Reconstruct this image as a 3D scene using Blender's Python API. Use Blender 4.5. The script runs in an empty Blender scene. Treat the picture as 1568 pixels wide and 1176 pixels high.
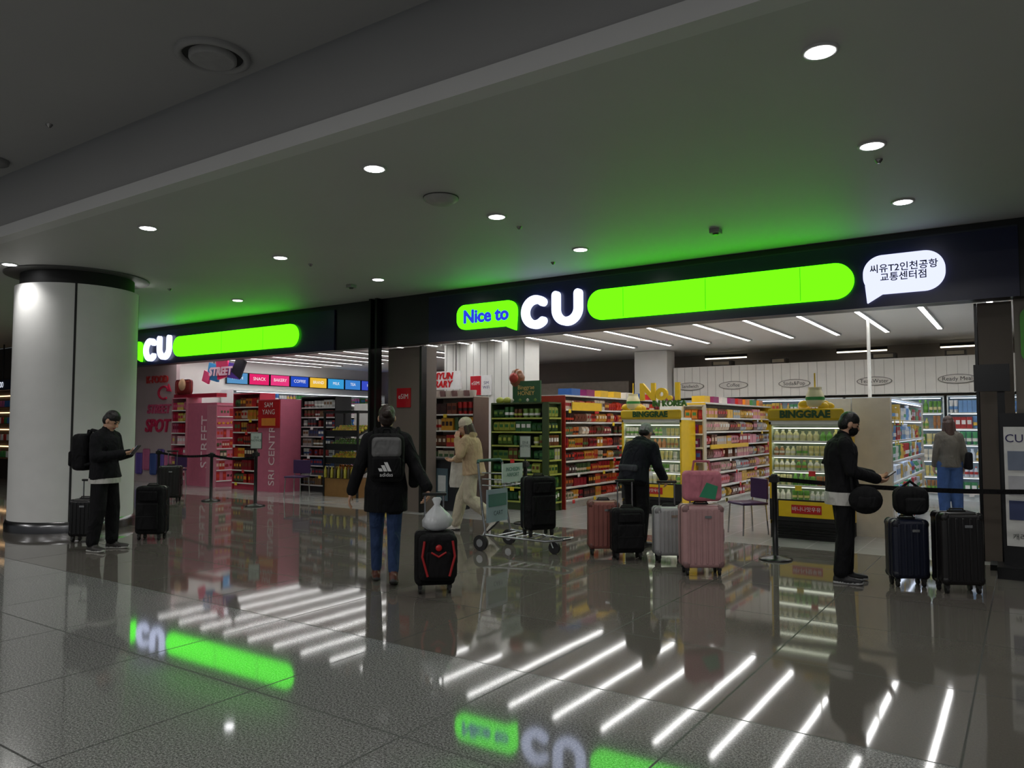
import bpy, math, random
import numpy as np
from mathutils import Vector, Matrix
RN=random.Random(11)
pi=math.pi
def L(c):
    c=c/255.; return c/12.92 if c<=.04045 else ((c+.055)/1.055)**2.4
def S(r,g,b): return (L(r),L(g),L(b))
# ---------------- materials ----------------
MATS=[];MI={}
def _mat(name):
    m=bpy.data.materials.new(name);m.use_nodes=True;nt=m.node_tree;nt.nodes.clear()
    o=nt.nodes.new('ShaderNodeOutputMaterial');MI[name]=len(MATS);MATS.append(m);return m,nt,o
def attr_mat(name,rough=.5,metal=0,bump=0,bs=20,var=.1,vs=8,spec=.5,coat=0,dist=.02):
    m,nt,o=_mat(name);N=nt.nodes.new;Lk=nt.links.new
    a=N('ShaderNodeAttribute');a.attribute_name='Col'
    b=N('ShaderNodeBsdfPrincipled');b.inputs['Roughness'].default_value=rough;b.inputs['Metallic'].default_value=metal
    b.inputs['Specular IOR Level'].default_value=spec;b.inputs['Coat Weight'].default_value=coat
    tc=N('ShaderNodeTexCoord');n=N('ShaderNodeTexNoise');n.inputs['Scale'].default_value=vs;n.inputs['Detail'].default_value=4
    Lk(tc.outputs['Object'],n.inputs['Vector'])
    mr=N('ShaderNodeMapRange');mr.inputs['From Min'].default_value=.3;mr.inputs['From Max'].default_value=.7
    mr.inputs['To Min'].default_value=1-var;mr.inputs['To Max'].default_value=1+var*.6;Lk(n.outputs['Fac'],mr.inputs['Value'])
    mx=N('ShaderNodeVectorMath');mx.operation='SCALE';Lk(a.outputs['Color'],mx.inputs[0]);Lk(mr.outputs['Result'],mx.inputs['Scale'])
    Lk(mx.outputs[0],b.inputs['Base Color'])
    if bump:
        mp=N('ShaderNodeMapping');mp.inputs['Scale'].default_value=(1,1,.45);Lk(tc.outputs['Object'],mp.inputs[0])
        n2=N('ShaderNodeTexNoise');n2.inputs['Scale'].default_value=bs;n2.inputs['Detail'].default_value=2;n2.inputs['Distortion'].default_value=.8;Lk(mp.outputs[0],n2.inputs['Vector'])
        bp=N('ShaderNodeBump');bp.inputs['Strength'].default_value=bump;bp.inputs['Distance'].default_value=dist;Lk(n2.outputs['Fac'],bp.inputs['Height']);Lk(bp.outputs[0],b.inputs['Normal'])
    Lk(b.outputs[0],o.inputs[0]);return m
attr_mat('matte',.6);attr_mat('gloss',.28,var=.06);attr_mat('metal',.25,1,var=.05);attr_mat('fabric',.85,bump=.9,bs=9,var=.18,vs=9,spec=.25,dist=.05)
attr_mat('skin',.5,var=.05);attr_mat('hairm',.45,bump=.6,bs=60,dist=.01,var=.3,vs=40);attr_mat('shell',.35,bump=.1,bs=120,var=.06);attr_mat('wallpaint',.55,var=.04,vs=3)
def emit_mat(name,st):
    m,nt,o=_mat(name);a=nt.nodes.new('ShaderNodeAttribute');a.attribute_name='Col';e=nt.nodes.new('ShaderNodeEmission');e.inputs[1].default_value=st
    nt.links.new(a.outputs['Color'],e.inputs[0]);nt.links.new(e.outputs[0],o.inputs[0])
emit_mat('emit',1.);emit_mat('emit3',3.);emit_mat('strip',15.)
# ---------------- mesh builder ----------------
class MB:
    def __init__(s): s.v=[];s.f=[];s.c=[];s.m=[];s.s=[];s.M=Matrix()
    def add(s,vs,fs,col,mat='matte',smooth=False):
        o=len(s.v);M=s.M
        s.v.extend([(M@Vector(p))[:] for p in vs]);mi=MI[mat]
        for f in fs:
            s.f.append([i+o for i in f]);s.c.append(col);s.m.append(mi);s.s.append(smooth)
    def box(s,c,d,col,mat='matte',R=None):
        x,y,z=[q/2 for q in d];vs=[Vector((i*x,j*y,k*z)) for i in(-1,1) for j in(-1,1) for k in(-1,1)]
        if R is not None: vs=[R@p for p in vs]
        c=Vector(c);s.add([p+c for p in vs],[(0,1,3,2),(4,6,7,5),(0,4,5,1),(2,3,7,6),(0,2,6,4),(1,5,7,3)],col,mat)
    def loft(s,rings,col,mat='matte',smooth=False,cap=True):
        n=len(rings[0]);vs=[p for r in rings for p in r];fs=[]
        for k in range(len(rings)-1):
            for i in range(n):
                j=(i+1)%n;fs.append((k*n+i,k*n+j,(k+1)*n+j,(k+1)*n+i))
        s.add(vs,fs,col,mat,smooth)
        if cap:
            s.add(rings[0],[tuple(reversed(range(n)))],col,mat);s.add(rings[-1],[tuple(range(n))],col,mat)
    def cyl(s,a,b,r0,r1=None,col=(.5,.5,.5),mat='matte',n=12,smooth=True):
        r1=r0 if r1 is None else r1;a=Vector(a);b=Vector(b);d=(b-a).normalized()
        u=d.orthogonal().normalized();w=d.cross(u)
        s.loft([[p+(u*math.cos(2*pi*i/n)+w*math.sin(2*pi*i/n))*r for i in range(n)] for p,r in((a,r0),(b,r1))],col,mat,smooth)
    def rev(s,c,prof,col,mat='matte',n=20):
        c=Vector(c);s.loft([[c+Vector((r*math.cos(2*pi*i/n),r*math.sin(2*pi*i/n),z)) for i in range(n)] for r,z in prof],col,mat,True)
    def path(s,pts,r,col,mat='metal',n=8):
        for a,b in zip(pts[:-1],pts[1:]): s.cyl(a,b,r,r,col,mat,n)
        for p in pts[1:-1]: s.ell(p,(r,r,r),col,mat,6,4)
    def ell(s,c,r,col,mat='matte',n=12,m=8,R=None):
        rings=[]
        for k in range(m+1):
            t=pi*(k+.03 if k==0 else (k-.03 if k==m else k))/m
            ring=[Vector((r[0]*math.sin(t)*math.cos(2*pi*i/n),r[1]*math.sin(t)*math.sin(2*pi*i/n),-r[2]*math.cos(t))) for i in range(n)]
            if R is not None: ring=[R@p for p in ring]
            rings.append([Vector(c)+p for p in ring])
        s.loft(rings,col,mat,True)
    def rbox(s,c,d,r,col,mat='gloss',n=4):
        w,dp,h=d;c=Vector(c);rings=[]
        def loop(ins,y):
            rr=max(r-ins,.002);out=[];ww=w/2-ins;hh=h/2-ins
            for q,(sx,sz) in enumerate(((1,1),(-1,1),(-1,-1),(1,-1))):
                for k in range(n+1):
                    a=pi/2*(q+k/n);out.append(c+Vector((sx*(ww-rr)+rr*math.cos(a),y,sz*(hh-rr)+rr*math.sin(a))))
            return out
        for k in range(4):
            a=pi/2*k/3;rings.append(loop(r*.8*(1-math.sin(a)),-dp/2+r*.8*(1-math.cos(a))))
        for k in range(3,-1,-1):
            a=pi/2*k/3;rings.append(loop(r*.8*(1-math.sin(a)),dp/2-r*.8*(1-math.cos(a))))
        s.loft(rings,col,mat,True)
    def prism(s,loop,y0,y1,col,mat='matte'):
        n=len(loop);s.add([(x,y0,z) for x,z in loop]+[(x,y1,z) for x,z in loop],[tuple(range(n)),tuple(range(2*n-1,n-1,-1))]+[(i,i+n,(i+1)%n+n,(i+1)%n) for i in range(n)],col,mat)
    def text(s,body,size,M,col,mat='matte',ext=0,off=0,align='CENTER',sp=1.,shear=0):
        c=bpy.data.curves.new('tx','FONT');c.body=body;c.size=size;c.extrude=ext;c.offset=off;c.align_x=align;c.align_y='CENTER';c.resolution_u=3;c.space_line=sp;c.shear=shear
        o=bpy.data.objects.new('tx',c);bpy.context.collection.objects.link(o);dg=bpy.context.evaluated_depsgraph_get();e=o.evaluated_get(dg);me=e.to_mesh()
        s.add([M@v.co for v in me.vertices],[tuple(p.vertices) for p in me.polygons],col,mat)
        e.to_mesh_clear();bpy.data.objects.remove(o)
    def obj(s,name,parent=None):
        V=np.array(s.v,dtype=float)
        if parent is None:
            ctr=Vector(((V[:,0].min()+V[:,0].max())/2,(V[:,1].min()+V[:,1].max())/2,V[:,2].min()));V=V-np.array(ctr)
        else:
            ctr=Vector((0,0,0));V=V-np.array(parent.location)
        me=bpy.data.meshes.new(name);me.from_pydata(V.tolist(),[],s.f)
        used=sorted(set(s.m));rm={u:i for i,u in enumerate(used)}
        for u in used: me.materials.append(MATS[u])
        me.polygons.foreach_set('material_index',[rm[i] for i in s.m]);me.polygons.foreach_set('use_smooth',s.s)
        a=me.color_attributes.new('Col','FLOAT_COLOR','CORNER')
        cnt=[len(f) for f in s.f];C=np.ones((len(s.f),4));C[:,:3]=np.array(s.c);a.data.foreach_set('color',np.repeat(C,cnt,axis=0).ravel())
        me.update();o=bpy.data.objects.new(name,me);bpy.context.collection.objects.link(o)
        if parent is None: o.location=ctr
        else: o.parent=parent
        return o
def T(x,y,z=0,rz=0): return Matrix.Translation((x,y,z))@Matrix.Rotation(math.radians(rz),4,'Z')
RX=Matrix.Rotation(pi/2,4,'X')
def TF(x,y,z): return Matrix.Translation((x,y,z))@RX
def TX(x,y,z): return Matrix.Translation((x,y,z))@Matrix.Rotation(pi/2,4,'Z')@RX
BLK=S(14,14,16);WHT=S(235,235,232)
# ---------------- surface materials ----------------
def surf(name):
    m=bpy.data.materials.new(name);m.use_nodes=True;nt=m.node_tree;b=nt.nodes['Principled BSDF'];return m,nt,b
def tile_mat(name,c1,c2,size,rough,spk=0,spec=.5,joint=.35,ofs=(0,0)):
    m,nt,b=surf(name);N=nt.nodes.new;Lk=nt.links.new
    g=N('ShaderNodeNewGeometry');mp=N('ShaderNodeMapping');Lk(g.outputs['Position'],mp.inputs[0]);mp.inputs['Location'].default_value=(ofs[0],ofs[1],0)
    br=N('ShaderNodeTexBrick');br.offset=0;br.inputs['Scale'].default_value=1;br.inputs['Brick Width'].default_value=size;br.inputs['Row Height'].default_value=size
    br.inputs['Mortar Size'].default_value=.006;br.inputs['Mortar Smooth'].default_value=0;br.inputs['Color1'].default_value=(*c1,1);br.inputs['Color2'].default_value=(*c2,1)
    br.inputs['Mortar'].default_value=(c1[0]*joint,c1[1]*joint,c1[2]*joint,1);Lk(mp.outputs[0],br.inputs['Vector'])
    col=br.outputs['Color']
    if spk:
        for sc,lo,hi,dv in ((85,.35,.68,spk),(210,.4,.6,spk*.9)):
            n=N('ShaderNodeTexNoise');n.inputs['Scale'].default_value=sc;n.inputs['Detail'].default_value=2;Lk(g.outputs['Position'],n.inputs['Vector'])
            mr=N('ShaderNodeMapRange');mr.inputs['From Min'].default_value=lo;mr.inputs['From Max'].default_value=hi;mr.inputs['To Min'].default_value=1-dv;mr.inputs['To Max'].default_value=1+dv
            Lk(n.outputs['Fac'],mr.inputs['Value']);v=N('ShaderNodeVectorMath');v.operation='SCALE';Lk(col,v.inputs[0]);Lk(mr.outputs[0],v.inputs['Scale']);col=v.outputs[0]
    Lk(col,b.inputs['Base Color']);b.inputs['Specular IOR Level'].default_value=spec
    mr=N('ShaderNodeMapRange');mr.inputs['To Min'].default_value=rough;mr.inputs['To Max'].default_value=.6;Lk(br.outputs['Fac'],mr.inputs['Value']);Lk(mr.outputs[0],b.inputs['Roughness'])
    n=N('ShaderNodeTexNoise');n.inputs['Scale'].default_value=1.6;n.inputs['Detail'].default_value=1;Lk(g.outputs['Position'],n.inputs['Vector'])
    bp=N('ShaderNodeBump');bp.inputs['Strength'].default_value=.025;bp.inputs['Distance'].default_value=.01;Lk(n.outputs['Fac'],bp.inputs['Height']);Lk(bp.outputs[0],b.inputs['Normal'])
    return m
def paint_mat(name,c,rough=.6,var=.05,sc=.8):
    m,nt,b=surf(name);N=nt.nodes.new;Lk=nt.links.new
    g=N('ShaderNodeNewGeometry');n=N('ShaderNodeTexNoise');n.inputs['Scale'].default_value=sc;Lk(g.outputs['Position'],n.inputs['Vector'])
    mx=N('ShaderNodeMix');mx.data_type='RGBA';mx.inputs['A'].default_value=(*[q*(1-var) for q in c],1);mx.inputs['B'].default_value=(*[q*(1+var) for q in c],1)
    Lk(n.outputs['Fac'],mx.inputs['Factor']);Lk(mx.outputs['Result'],b.inputs['Base Color']);b.inputs['Roughness'].default_value=rough;return m
M_gran=tile_mat('granite_speckled',(.25,.25,.242),(.265,.264,.256),1.2,.055,spk=.55,spec=.55,ofs=(.3,.64))
M_brown=tile_mat('polished_brown_tile',(.135,.122,.108),(.145,.131,.116),1.2,.05,spk=.06,ofs=(.3,.64),joint=.25,spec=.52)
M_store=tile_mat('store_tile',(.36,.36,.35),(.38,.38,.37),.6,.15,joint=.6)
M_ceil=paint_mat('ceiling_paint',(.50,.505,.495));M_ceil2=paint_mat('ceiling_paint_dark',(.33,.33,.33));M_lip=paint_mat('bulkhead_paint',(.60,.60,.60))
M_wall=paint_mat('wall_white',(.75,.74,.72));M_dark=paint_mat('wall_dark',(.05,.047,.045));M_taupe=paint_mat('wall_taupe',(.22,.19,.165))
def quads(name,Q):
    vs=[];fs=[];mt=[];ml=[]
    for q,m in Q:
        o=len(vs);vs+=q;fs.append(tuple(range(o,o+4)))
        if m not in ml: ml.append(m)
        mt.append(ml.index(m))
    me=bpy.data.meshes.new(name);me.from_pydata(vs,[],fs)
    for m in ml: me.materials.append(m)
    me.polygons.foreach_set('material_index',mt);me.update();o=bpy.data.objects.new(name,me);bpy.context.collection.objects.link(o);return o
def wbox(name,x0,x1,y0,y1,z0,z1,m):
    v=[(x,y,z) for x in(x0,x1) for y in(y0,y1) for z in(z0,z1)]
    me=bpy.data.meshes.new(name);me.from_pydata(v,[],[(0,1,3,2),(4,6,7,5),(0,4,5,1),(2,3,7,6),(0,2,6,4),(1,5,7,3)]);me.materials.append(m);me.update()
    o=bpy.data.objects.new(name,me);bpy.context.collection.objects.link(o);return o
def hq(x0,x1,y0,y1,z): return [(x0,y0,z),(x1,y0,z),(x1,y1,z),(x0,y1,z)]
XL,XR=-46,10
quads('floor',[(hq(XL,XR,-12,4.16,0),M_gran),(hq(XL,XR,4.16,10.25,0),M_brown),(hq(XL,XR,10.25,20.5,0),M_store)])
wbox('ceiling',XL,XR,4.3,10.4,3.95,4.1,M_ceil)
wbox('ceiling',XL,XR,-12,4.1,4.7,4.85,M_ceil2)
wbox('trim_1',XL,XR,4.14,4.3,3.95,4.09,M_lip)
wbox('trim_2',XL,XR,4.2,4.35,4.09,4.85,M_ceil2)
wbox('ceiling',-22,6,10.5,20.2,3.5,3.65,M_wall)
wbox('wall_back',-22,6,20.1,20.3,0,3.5,M_taupe)
wbox('wall_left',-19.7,-19.5,12.1,20.1,0,3.5,M_wall)
wbox('wall_right',2.8,3.0,10.6,20.1,0,3.5,M_wall)
wbox('wall_front',-.08,XR,10.45,10.6,0,3.95,M_taupe)
wbox('wall_front',XL,-21.5,10.45,10.6,0,3.95,M_dark)
wbox('wall_concourse_left',XL-.2,XL,-12,20,0,4.8,M_dark)
# graffiti wall facing the entrance
mb=MB();mb.box((-20.85,11.95,1.745),(3.3,.1,3.49),S(186,168,170),'wallpaint')
mb.text('SPOT',.5,TF(-20.05,11.88,1.55),S(205,50,90),'gloss',.02,.01,shear=.2);mb.text('STREET',.34,TF(-20.0,11.88,2.02),S(216,90,130),'gloss',.02,.01,shear=.2)
mb.text('K-FOOD',.28,TF(-20.1,11.88,2.85),S(200,60,60),'gloss',.02,.005);
pts=[(-19.75+.26*math.cos(a*pi/12),2.48+.17*math.sin(a*pi/12)) for a in range(2,21)]
for a,b in zip(pts[:-1],pts[1:]): mb.cyl((a[0],11.88,a[1]),(b[0],11.88,b[1]),.035,.035,S(205,45,80),'gloss',8)
mb.prism([(-19.52,2.72),(-19.38,2.5),(-19.62,2.52)],11.86,11.89,S(205,45,80),'gloss')
for i in range(5): mb.rbox((-20.9+i*.36,11.88,.5+.12*(i%2)),(.3,.04,.6),.06,[S(110,90,170),S(200,110,150),S(70,90,150)][i%3])
mb.obj('wall_graffiti')
# ---------------- pillar ----------------
mb=MB();c=(-12.5,6.03,0)
mb.rev(c,[(.865,.16),(.865,3.72)],S(228,228,226),'wallpaint',64);mb.rev(c,[(.80,3.7),(.80,3.95)],S(25,25,25),'matte',48)
mb.rev(c,[(.90,0),(.90,.1),(.88,.16),(.86,.165)],S(120,120,122),'metal',64)
for a in (-28,62,152,242):
    r=math.radians(a);mb.box((c[0]+.863*math.cos(r),c[1]+.863*math.sin(r),1.94),(.012,.03,3.56),S(30,30,30),'matte',Matrix.Rotation(r,3,'Z'))
mb.rev(c,[(1.02,3.93),(1.02,3.95)],S(90,90,90),'matte',48)
mb.obj('round_pillar')
# ---------------- fascia + signs ----------------
NAVY=S(22,25,62)
wbox('wall_fascia',-22,XR,10.25,10.5,3.05,3.95,paint_mat('fascia_black',(.008,.008,.01),.4))
GRN=(.215,3.1,.008);LET=(1.35,1.5,2.1)
def rpoly(x0,x1,z0,z1,r=None,n=12):
    r=(z1-z0)/2 if r is None else r;out=[]
    for cx,cz,a0 in ((x1-r,z1-r,0),(x0+r,z1-r,90),(x0+r,z0+r,180),(x1-r,z0+r,270)):
        for k in range(n+1):
            a=math.radians(a0+90*k/n);out.append((cx+r*math.cos(a),cz+r*math.sin(a)))
    return out
def stroke(mb,pts,w,y0,y1,col,mat):
    n=len(pts);Lf=[];Rt=[]
    for i in range(n):
        a=pts[max(i-1,0)];b=pts[min(i+1,n-1)];dx,dz=b[0]-a[0],b[1]-a[1];l=math.hypot(dx,dz);nx,nz=-dz/l,dx/l
        Lf.append((pts[i][0]+nx*w/2,pts[i][1]+nz*w/2));Rt.append((pts[i][0]-nx*w/2,pts[i][1]-nz*w/2))
    for i in range(n-1): mb.add([(Lf[i][0],y0,Lf[i][1]),(Rt[i][0],y0,Rt[i][1]),(Rt[i+1][0],y0,Rt[i+1][1]),(Lf[i+1][0],y0,Lf[i+1][1])]+[(Lf[i][0],y1,Lf[i][1]),(Rt[i][0],y1,Rt[i][1]),(Rt[i+1][0],y1,Rt[i+1][1]),(Lf[i+1][0],y1,Lf[i+1][1])],[(0,1,2,3),(0,3,7,4),(1,5,6,2)],col,mat)
    for p in (pts[0],pts[-1]): mb.prism([(p[0]+w/2*math.cos(2*pi*k/20),p[1]+w/2*math.sin(2*pi*k/20)) for k in range(20)],y0+.0005,y1,col,mat)
def logo(mb,x0,x1,z0,z1,w=.135):
    W=(x1-x0)*.48;cx=x0+W/2;cz=(z0+z1)/2-.02;rx=W/2-w/2;rz=(z1-z0)/2-w/2-.01
    stroke(mb,[(cx+rx*math.cos(math.radians(a)),cz+rz*math.sin(math.radians(a))) for a in range(48,313,8)],w,10.13,10.2,LET,'emit')
    ux0=x1-W+w/2;ux1=x1-w/2;r=(ux1-ux0)/2;uc=(ux0+ux1)/2
    stroke(mb,[(ux0,z1-w/2)]+[(uc-r*math.cos(math.radians(a)),z0+w/2+r*1.0-r*1.0*math.sin(math.radians(a))) for a in range(0,181,10)]+[(ux1,z1-w/2)],w,10.13,10.2,LET,'emit')
def pill(mb,x0,x1,z0,z1,segs):
    mb.prism(rpoly(x0,x1,z0,z1),10.15,10.21,GRN,'emit')
    for x in segs: mb.box((x,10.148,(z0+z1)/2),(.012,.004,z1-z0-.02),(.1,.62,.005),'emit')
def bubble(mb,x0,x1,z0,z1,col,tail,r=None):
    mb.prism(rpoly(x0,x1,z0,z1,r),10.15,10.21,col,'emit');mb.prism(tail,10.151,10.21,col,'emit')
def nice(mb,x):
    for dx,dz in ((-.009,0),(.009,0),(0,.007),(0,-.007)): mb.text('Nice to',.305,TF(x+dx,10.14,3.42+dz),(.03,.05,.75),'emit',.003,.006)
mb=MB();mb.box((-4.37,10.235,3.45),(8.72,.05,.80),NAVY,'gloss')
mb.box((-4.37,10.22,3.86),(8.72,.03,.02),S(40,44,60),'gloss')
pill(mb,-5.5,-1.73,3.19,3.645,(-4.9,-3.64,-2.37));logo(mb,-6.71,-5.6,3.14,3.70)
bubble(mb,-8.05,-6.82,3.22,3.64,GRN,[(-7.0,3.2),(-6.84,3.14),(-6.82,3.4),(-7.1,3.3)],.17)
nice(mb,-7.43)
WB=(.85,.9,1.25);bubble(mb,-1.62,-.73,3.20,3.68,WB,[(-1.60,3.32),(-1.58,3.10),(-1.36,3.23),(-1.4,3.4)],.22)
mb.text('씨유T2인천공항\n교통센터점',.112,TF(-1.17,10.14,3.45),S(30,34,90),'matte',.002,.0015)
mb.obj('store_sign')
mb=MB();mb.box((-15.5,10.235,3.45),(8.7,.05,.80),NAVY,'gloss');pill(mb,-16.55,-12.18,3.19,3.655,(-14.68,-13.25));logo(mb,-17.78,-16.66,3.14,3.72)
bubble(mb,-19.15,-17.9,3.22,3.64,GRN,[(-18.08,3.2),(-17.92,3.14),(-17.9,3.4),(-18.2,3.3)],.17);nice(mb,-18.52)
mb.obj('store_sign')
mb=MB();mb.box((-9.6,10.76,1.52),(.86,.4,3.04),S(120,108,100),'wallpaint')
for x in (-10.08,-9.92,-9.15): mb.box((x,10.17 if x<-9.5 else 10.55,1.97 if x<-9.5 else 1.52),(.05,.14,3.95 if x<-9.5 else 3.04),BLK,'gloss')
mb.box((-9.62,10.55,2.1),(.34,.02,.36),S(190,28,40),'gloss');mb.text('eSIM',.13,TF(-9.62,10.535,2.12),WHT);mb.obj('entrance_column')
mb=MB();mb.box((-.27,10.76,1.52),(.34,.5,3.04),S(92,82,74),'wallpaint');mb.box((-.46,10.7,1.52),(.03,.4,3.04),BLK,'gloss');mb.obj('entrance_column')
# ---------------- downlights ----------------
for X in (2.8,-1.0,-4.87,-8.6,-12.25,-16,-19.8,-23.6):
    for Y in (4.92,6.86,8.8):
        mb=MB();mb.rev((X,Y,0),[(.115,3.949),(.112,3.935),(.086,3.937),(.085,3.946)],S(190,190,190),'matte',24)
        mb.rev((X,Y,0),[(.084,3.9405),(.084,3.9335)],(1,1,1.02),'strip',24);mb.obj('recessed_downlight')
        if X>-20:
            l=bpy.data.lights.new('dl','SPOT');l.energy=46;l.spot_size=math.radians(130);l.spot_blend=.8;l.shadow_soft_size=.08;l.color=(1,.98,.95)
            o=bpy.data.objects.new('downlight_lamp',l);bpy.context.collection.objects.link(o);o.location=(X,Y,3.9)
for X in (-16,-9,-2,5):  # added fill: out-of-view area lamps that lift the concourse ambient, no fittings modelled
    for Y in (-2.0,-8):
        l=bpy.data.lights.new('cl','AREA');l.shape='RECTANGLE';l.size=1.2;l.size_y=1.2;l.energy=125;l.color=(1,.985,.96)
        o=bpy.data.objects.new('ambient_fill_lamp',l);bpy.context.collection.objects.link(o);o.location=(X,Y,4.66)
# ceiling fittings
mb=MB();mb.rev((-5.55,3.7,0),[(.30,4.7),(.30,4.67),(.27,4.655),(.25,4.66),(.24,4.7)],S(150,150,150),'matte',48);mb.rev((-5.55,3.7,0),[(.24,4.7),(.24,4.69)],S(20,20,20),'matte',40);mb.rev((-5.55,3.7,0),[(.19,4.7),(.19,4.65),(.17,4.64)],S(150,150,150),'matte',40);mb.obj('ceiling_vent')
mb=MB();mb.rev((-9.95,3.75,0),[(.2,4.7),(.19,4.66),(.1,4.65)],S(120,120,120),'matte',32);mb.obj('ceiling_vent')
mb=MB();mb.rev((-4.94,5.96,0),[(.18,3.949),(.18,3.92),(.12,3.885),(.06,3.88)],S(170,170,165),'matte',28);mb.rev((-4.94,5.96,0),[(.185,3.945),(.185,3.94)],S(40,40,40),'matte',28);mb.obj('ceiling_speaker')
for X,Y in ((-3.02,8.81),(-9.32,8.9)):
    mb=MB();mb.box((X,Y,3.923),(.12,.12,.05),S(150,150,145));mb.rev((X,Y,0),[(.045,3.9),(.03,3.88)],S(60,60,60),'gloss',16);mb.obj('security_camera')
for X,Y in ((-4.91,7.38),(-1.01,7.28),(-8.6,7.4),(-8.26,3.64),(-5.6,9.3),(-12.2,7.4)):
    mb=MB();z=3.949 if Y>4.2 else 4.699;mb.rev((X,Y,0),[(.035,z),(.03,z-.012),(.012,z-.035)],S(150,150,150),'metal',14);mb.obj('fire_sprinkler')
mb=MB()
for i in range(22):
    X=-19.0+i*.93
    y0,y1=11.0,16.9
    if -11.6<X<-9.1: y1=13.9
    mb.box((X,(y0+y1)/2,3.485),(.08,y1-y0,.03),(1,.99,.97),'strip')
    for dx in (-.05,.05): mb.box((X+dx,(y0+y1)/2,3.48),(.02,y1-y0,.04),S(200,200,200))
mb.obj('linear_ceiling_lights')
# ---------------- products & shelves ----------------
PAL={'ramen':[S(190,36,34),S(212,66,38),S(228,165,50),S(160,26,44),S(228,212,190),S(60,30,30),S(212,112,48),S(120,60,40),S(80,110,70)],
'pink':[S(205,50,90),S(220,110,145),S(180,28,52),S(235,185,192),S(225,205,100),S(140,26,60)],
'green':[S(60,120,60),S(34,84,50),S(180,190,84),S(112,146,64),S(220,220,200),S(110,66,34)],
'snack':[S(195,48,44),S(222,132,42),S(232,188,56),S(64,106,176),S(222,216,206),S(146,48,104),S(66,128,74)],
'chip':[S(222,198,175),S(200,64,68),S(226,180,68),S(184,194,204),S(222,148,164),S(116,70,52)],
'milk':[S(232,224,170),S(226,214,140),S(120,180,84),S(244,240,226),S(190,136,92)],
'dairy':[S(225,235,250),S(120,166,220),S(250,250,250),S(190,66,66),S(92,172,120),S(228,192,88)],
'dark':[S(80,80,95),S(150,44,44),S(190,190,190),S(120,90,60),S(40,70,120)],
'mix':[S(186,58,56),S(66,116,186),S(226,190,70),S(236,236,236),S(74,144,84),S(188,108,162)]}
def product(mb,kind,x,z,w,h,d,y0,c1,c2):
    if kind=='box':
        mb.box((x,y0+d/2,z+h/2),(w*.94,d,h),c1,'gloss');mb.box((x,y0-.001,z+h*.55),(w*.7,.004,h*.36),c2,'gloss')
    elif kind=='bag':
        r=[]
        for f,dy,ww in ((0,.25,.9),(.12,.8,.95),(.5,1,.86),(.88,.7,.95),(1,.1,.95)):
            a=w*ww/2;b=d*dy*.5;r.append([(x-a,y0+d/2-b,z+h*f),(x+a,y0+d/2-b,z+h*f),(x+a,y0+d/2+b,z+h*f),(x-a,y0+d/2+b,z+h*f)])
        mb.loft(r,c1,'gloss');mb.box((x,y0-.002,z+h*.55),(w*.55,.006,h*.3),c2,'gloss')
    else:
        r=min(w,d)*.46;n=8;cx,cy=x,y0+r
        pr=[(r,0),(r,h*.62),(r*.45,h*.82),(r*.42,h*.9)] if kind=='bottle' else [(r*.75,0),(r,h*.9),(r*.95,h)]
        mb.rev((cx,cy,z),pr,c1,'gloss',n)
        if kind=='bottle': mb.rev((cx,cy,z),[(r*.5,h*.9),(r*.5,h)],c2,'gloss',n)
        mb.rev((cx,cy,z),[(r*1.03,h*.25),(r*1.03,h*.5)],c2,'gloss',n)
def shelf_unit(mb,x,y,rz,W,D,H,n,pal,kinds,frame=S(225,225,222),z0=.15,light=None,pw=(.07,.13),back=None,side=True,rail=None,fill=.96,panels=None):
    old=mb.M;mb.M=old@T(x,y,0,rz)
    mb.box((0,D-.015,H/2),(W,.03,H),back or frame);mb.box((0,D/2+.02,z0/2),(W,D-.05,z0),frame)
    if side:
        for sx in (-1,1): mb.box((sx*(W/2+.012),D/2,H/2),(.024,D,H),panels or frame,'gloss')
    gap=(H-z0-.03)/n;rail=rail or S(235,235,230)
    for i in range(n):
        z=z0+gap*i;mb.box((0,D/2,z+.01),(W,D,.02),frame);mb.box((0,-.006,z+.005),(W,.012,.03),rail,'gloss')
        if light: mb.box((0,.03,z+gap-.012),(W*.96,.02,.012),light,'emit3')
        px=-W/2+.01
        while px<W/2-.06:
            kind=RN.choice(kinds);w=RN.uniform(*pw);h=(gap-.04)*RN.uniform(.72,.95);c1=RN.choice(PAL[pal]);c2=RN.choice(PAL[pal]+[WHT]);v=RN.uniform(.65,1.05);c1=tuple(q*v for q in c1)
            for _ in range(RN.randint(2,4)):
                if px+w>W/2: break
                if RN.random()<fill: product(mb,kind,px+w/2,z+.02,w,h,min(D*.7,w*1.6),.015+RN.uniform(0,.015),c1,c2)
                px+=w
            px+=.004
        for _ in range(int(W*1.2)):
            if RN.random()<.6: mb.box((RN.uniform(-W/2+.06,W/2-.06),-.016,z-.02),(.09,.006,.07),RN.choice([S(245,215,60),S(240,240,240),S(225,60,60)]),'gloss')
    mb.box((0,D/2,H),(W+.04,D,.03),frame);mb.M=old
PK=S(206,112,138);DK=S(34,34,36)
mb=MB();shelf_unit(mb,-18.72,11.7,0,.62,.45,2.3,7,'pink',['box','bag'],S(210,136,154));mb.box((-17.75,12.2,1.08),(1.25,.9,2.16),PK,'gloss')
mb.text('STREET',.42,TF(-17.6,11.74,1.15)@Matrix.Rotation(pi/2,4,'Z'),S(250,225,230),'gloss',.004);shelf_unit(mb,-17.1,12.15,90,.8,.4,2.1,7,'ramen',['box','bag'],S(210,136,154))
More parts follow.
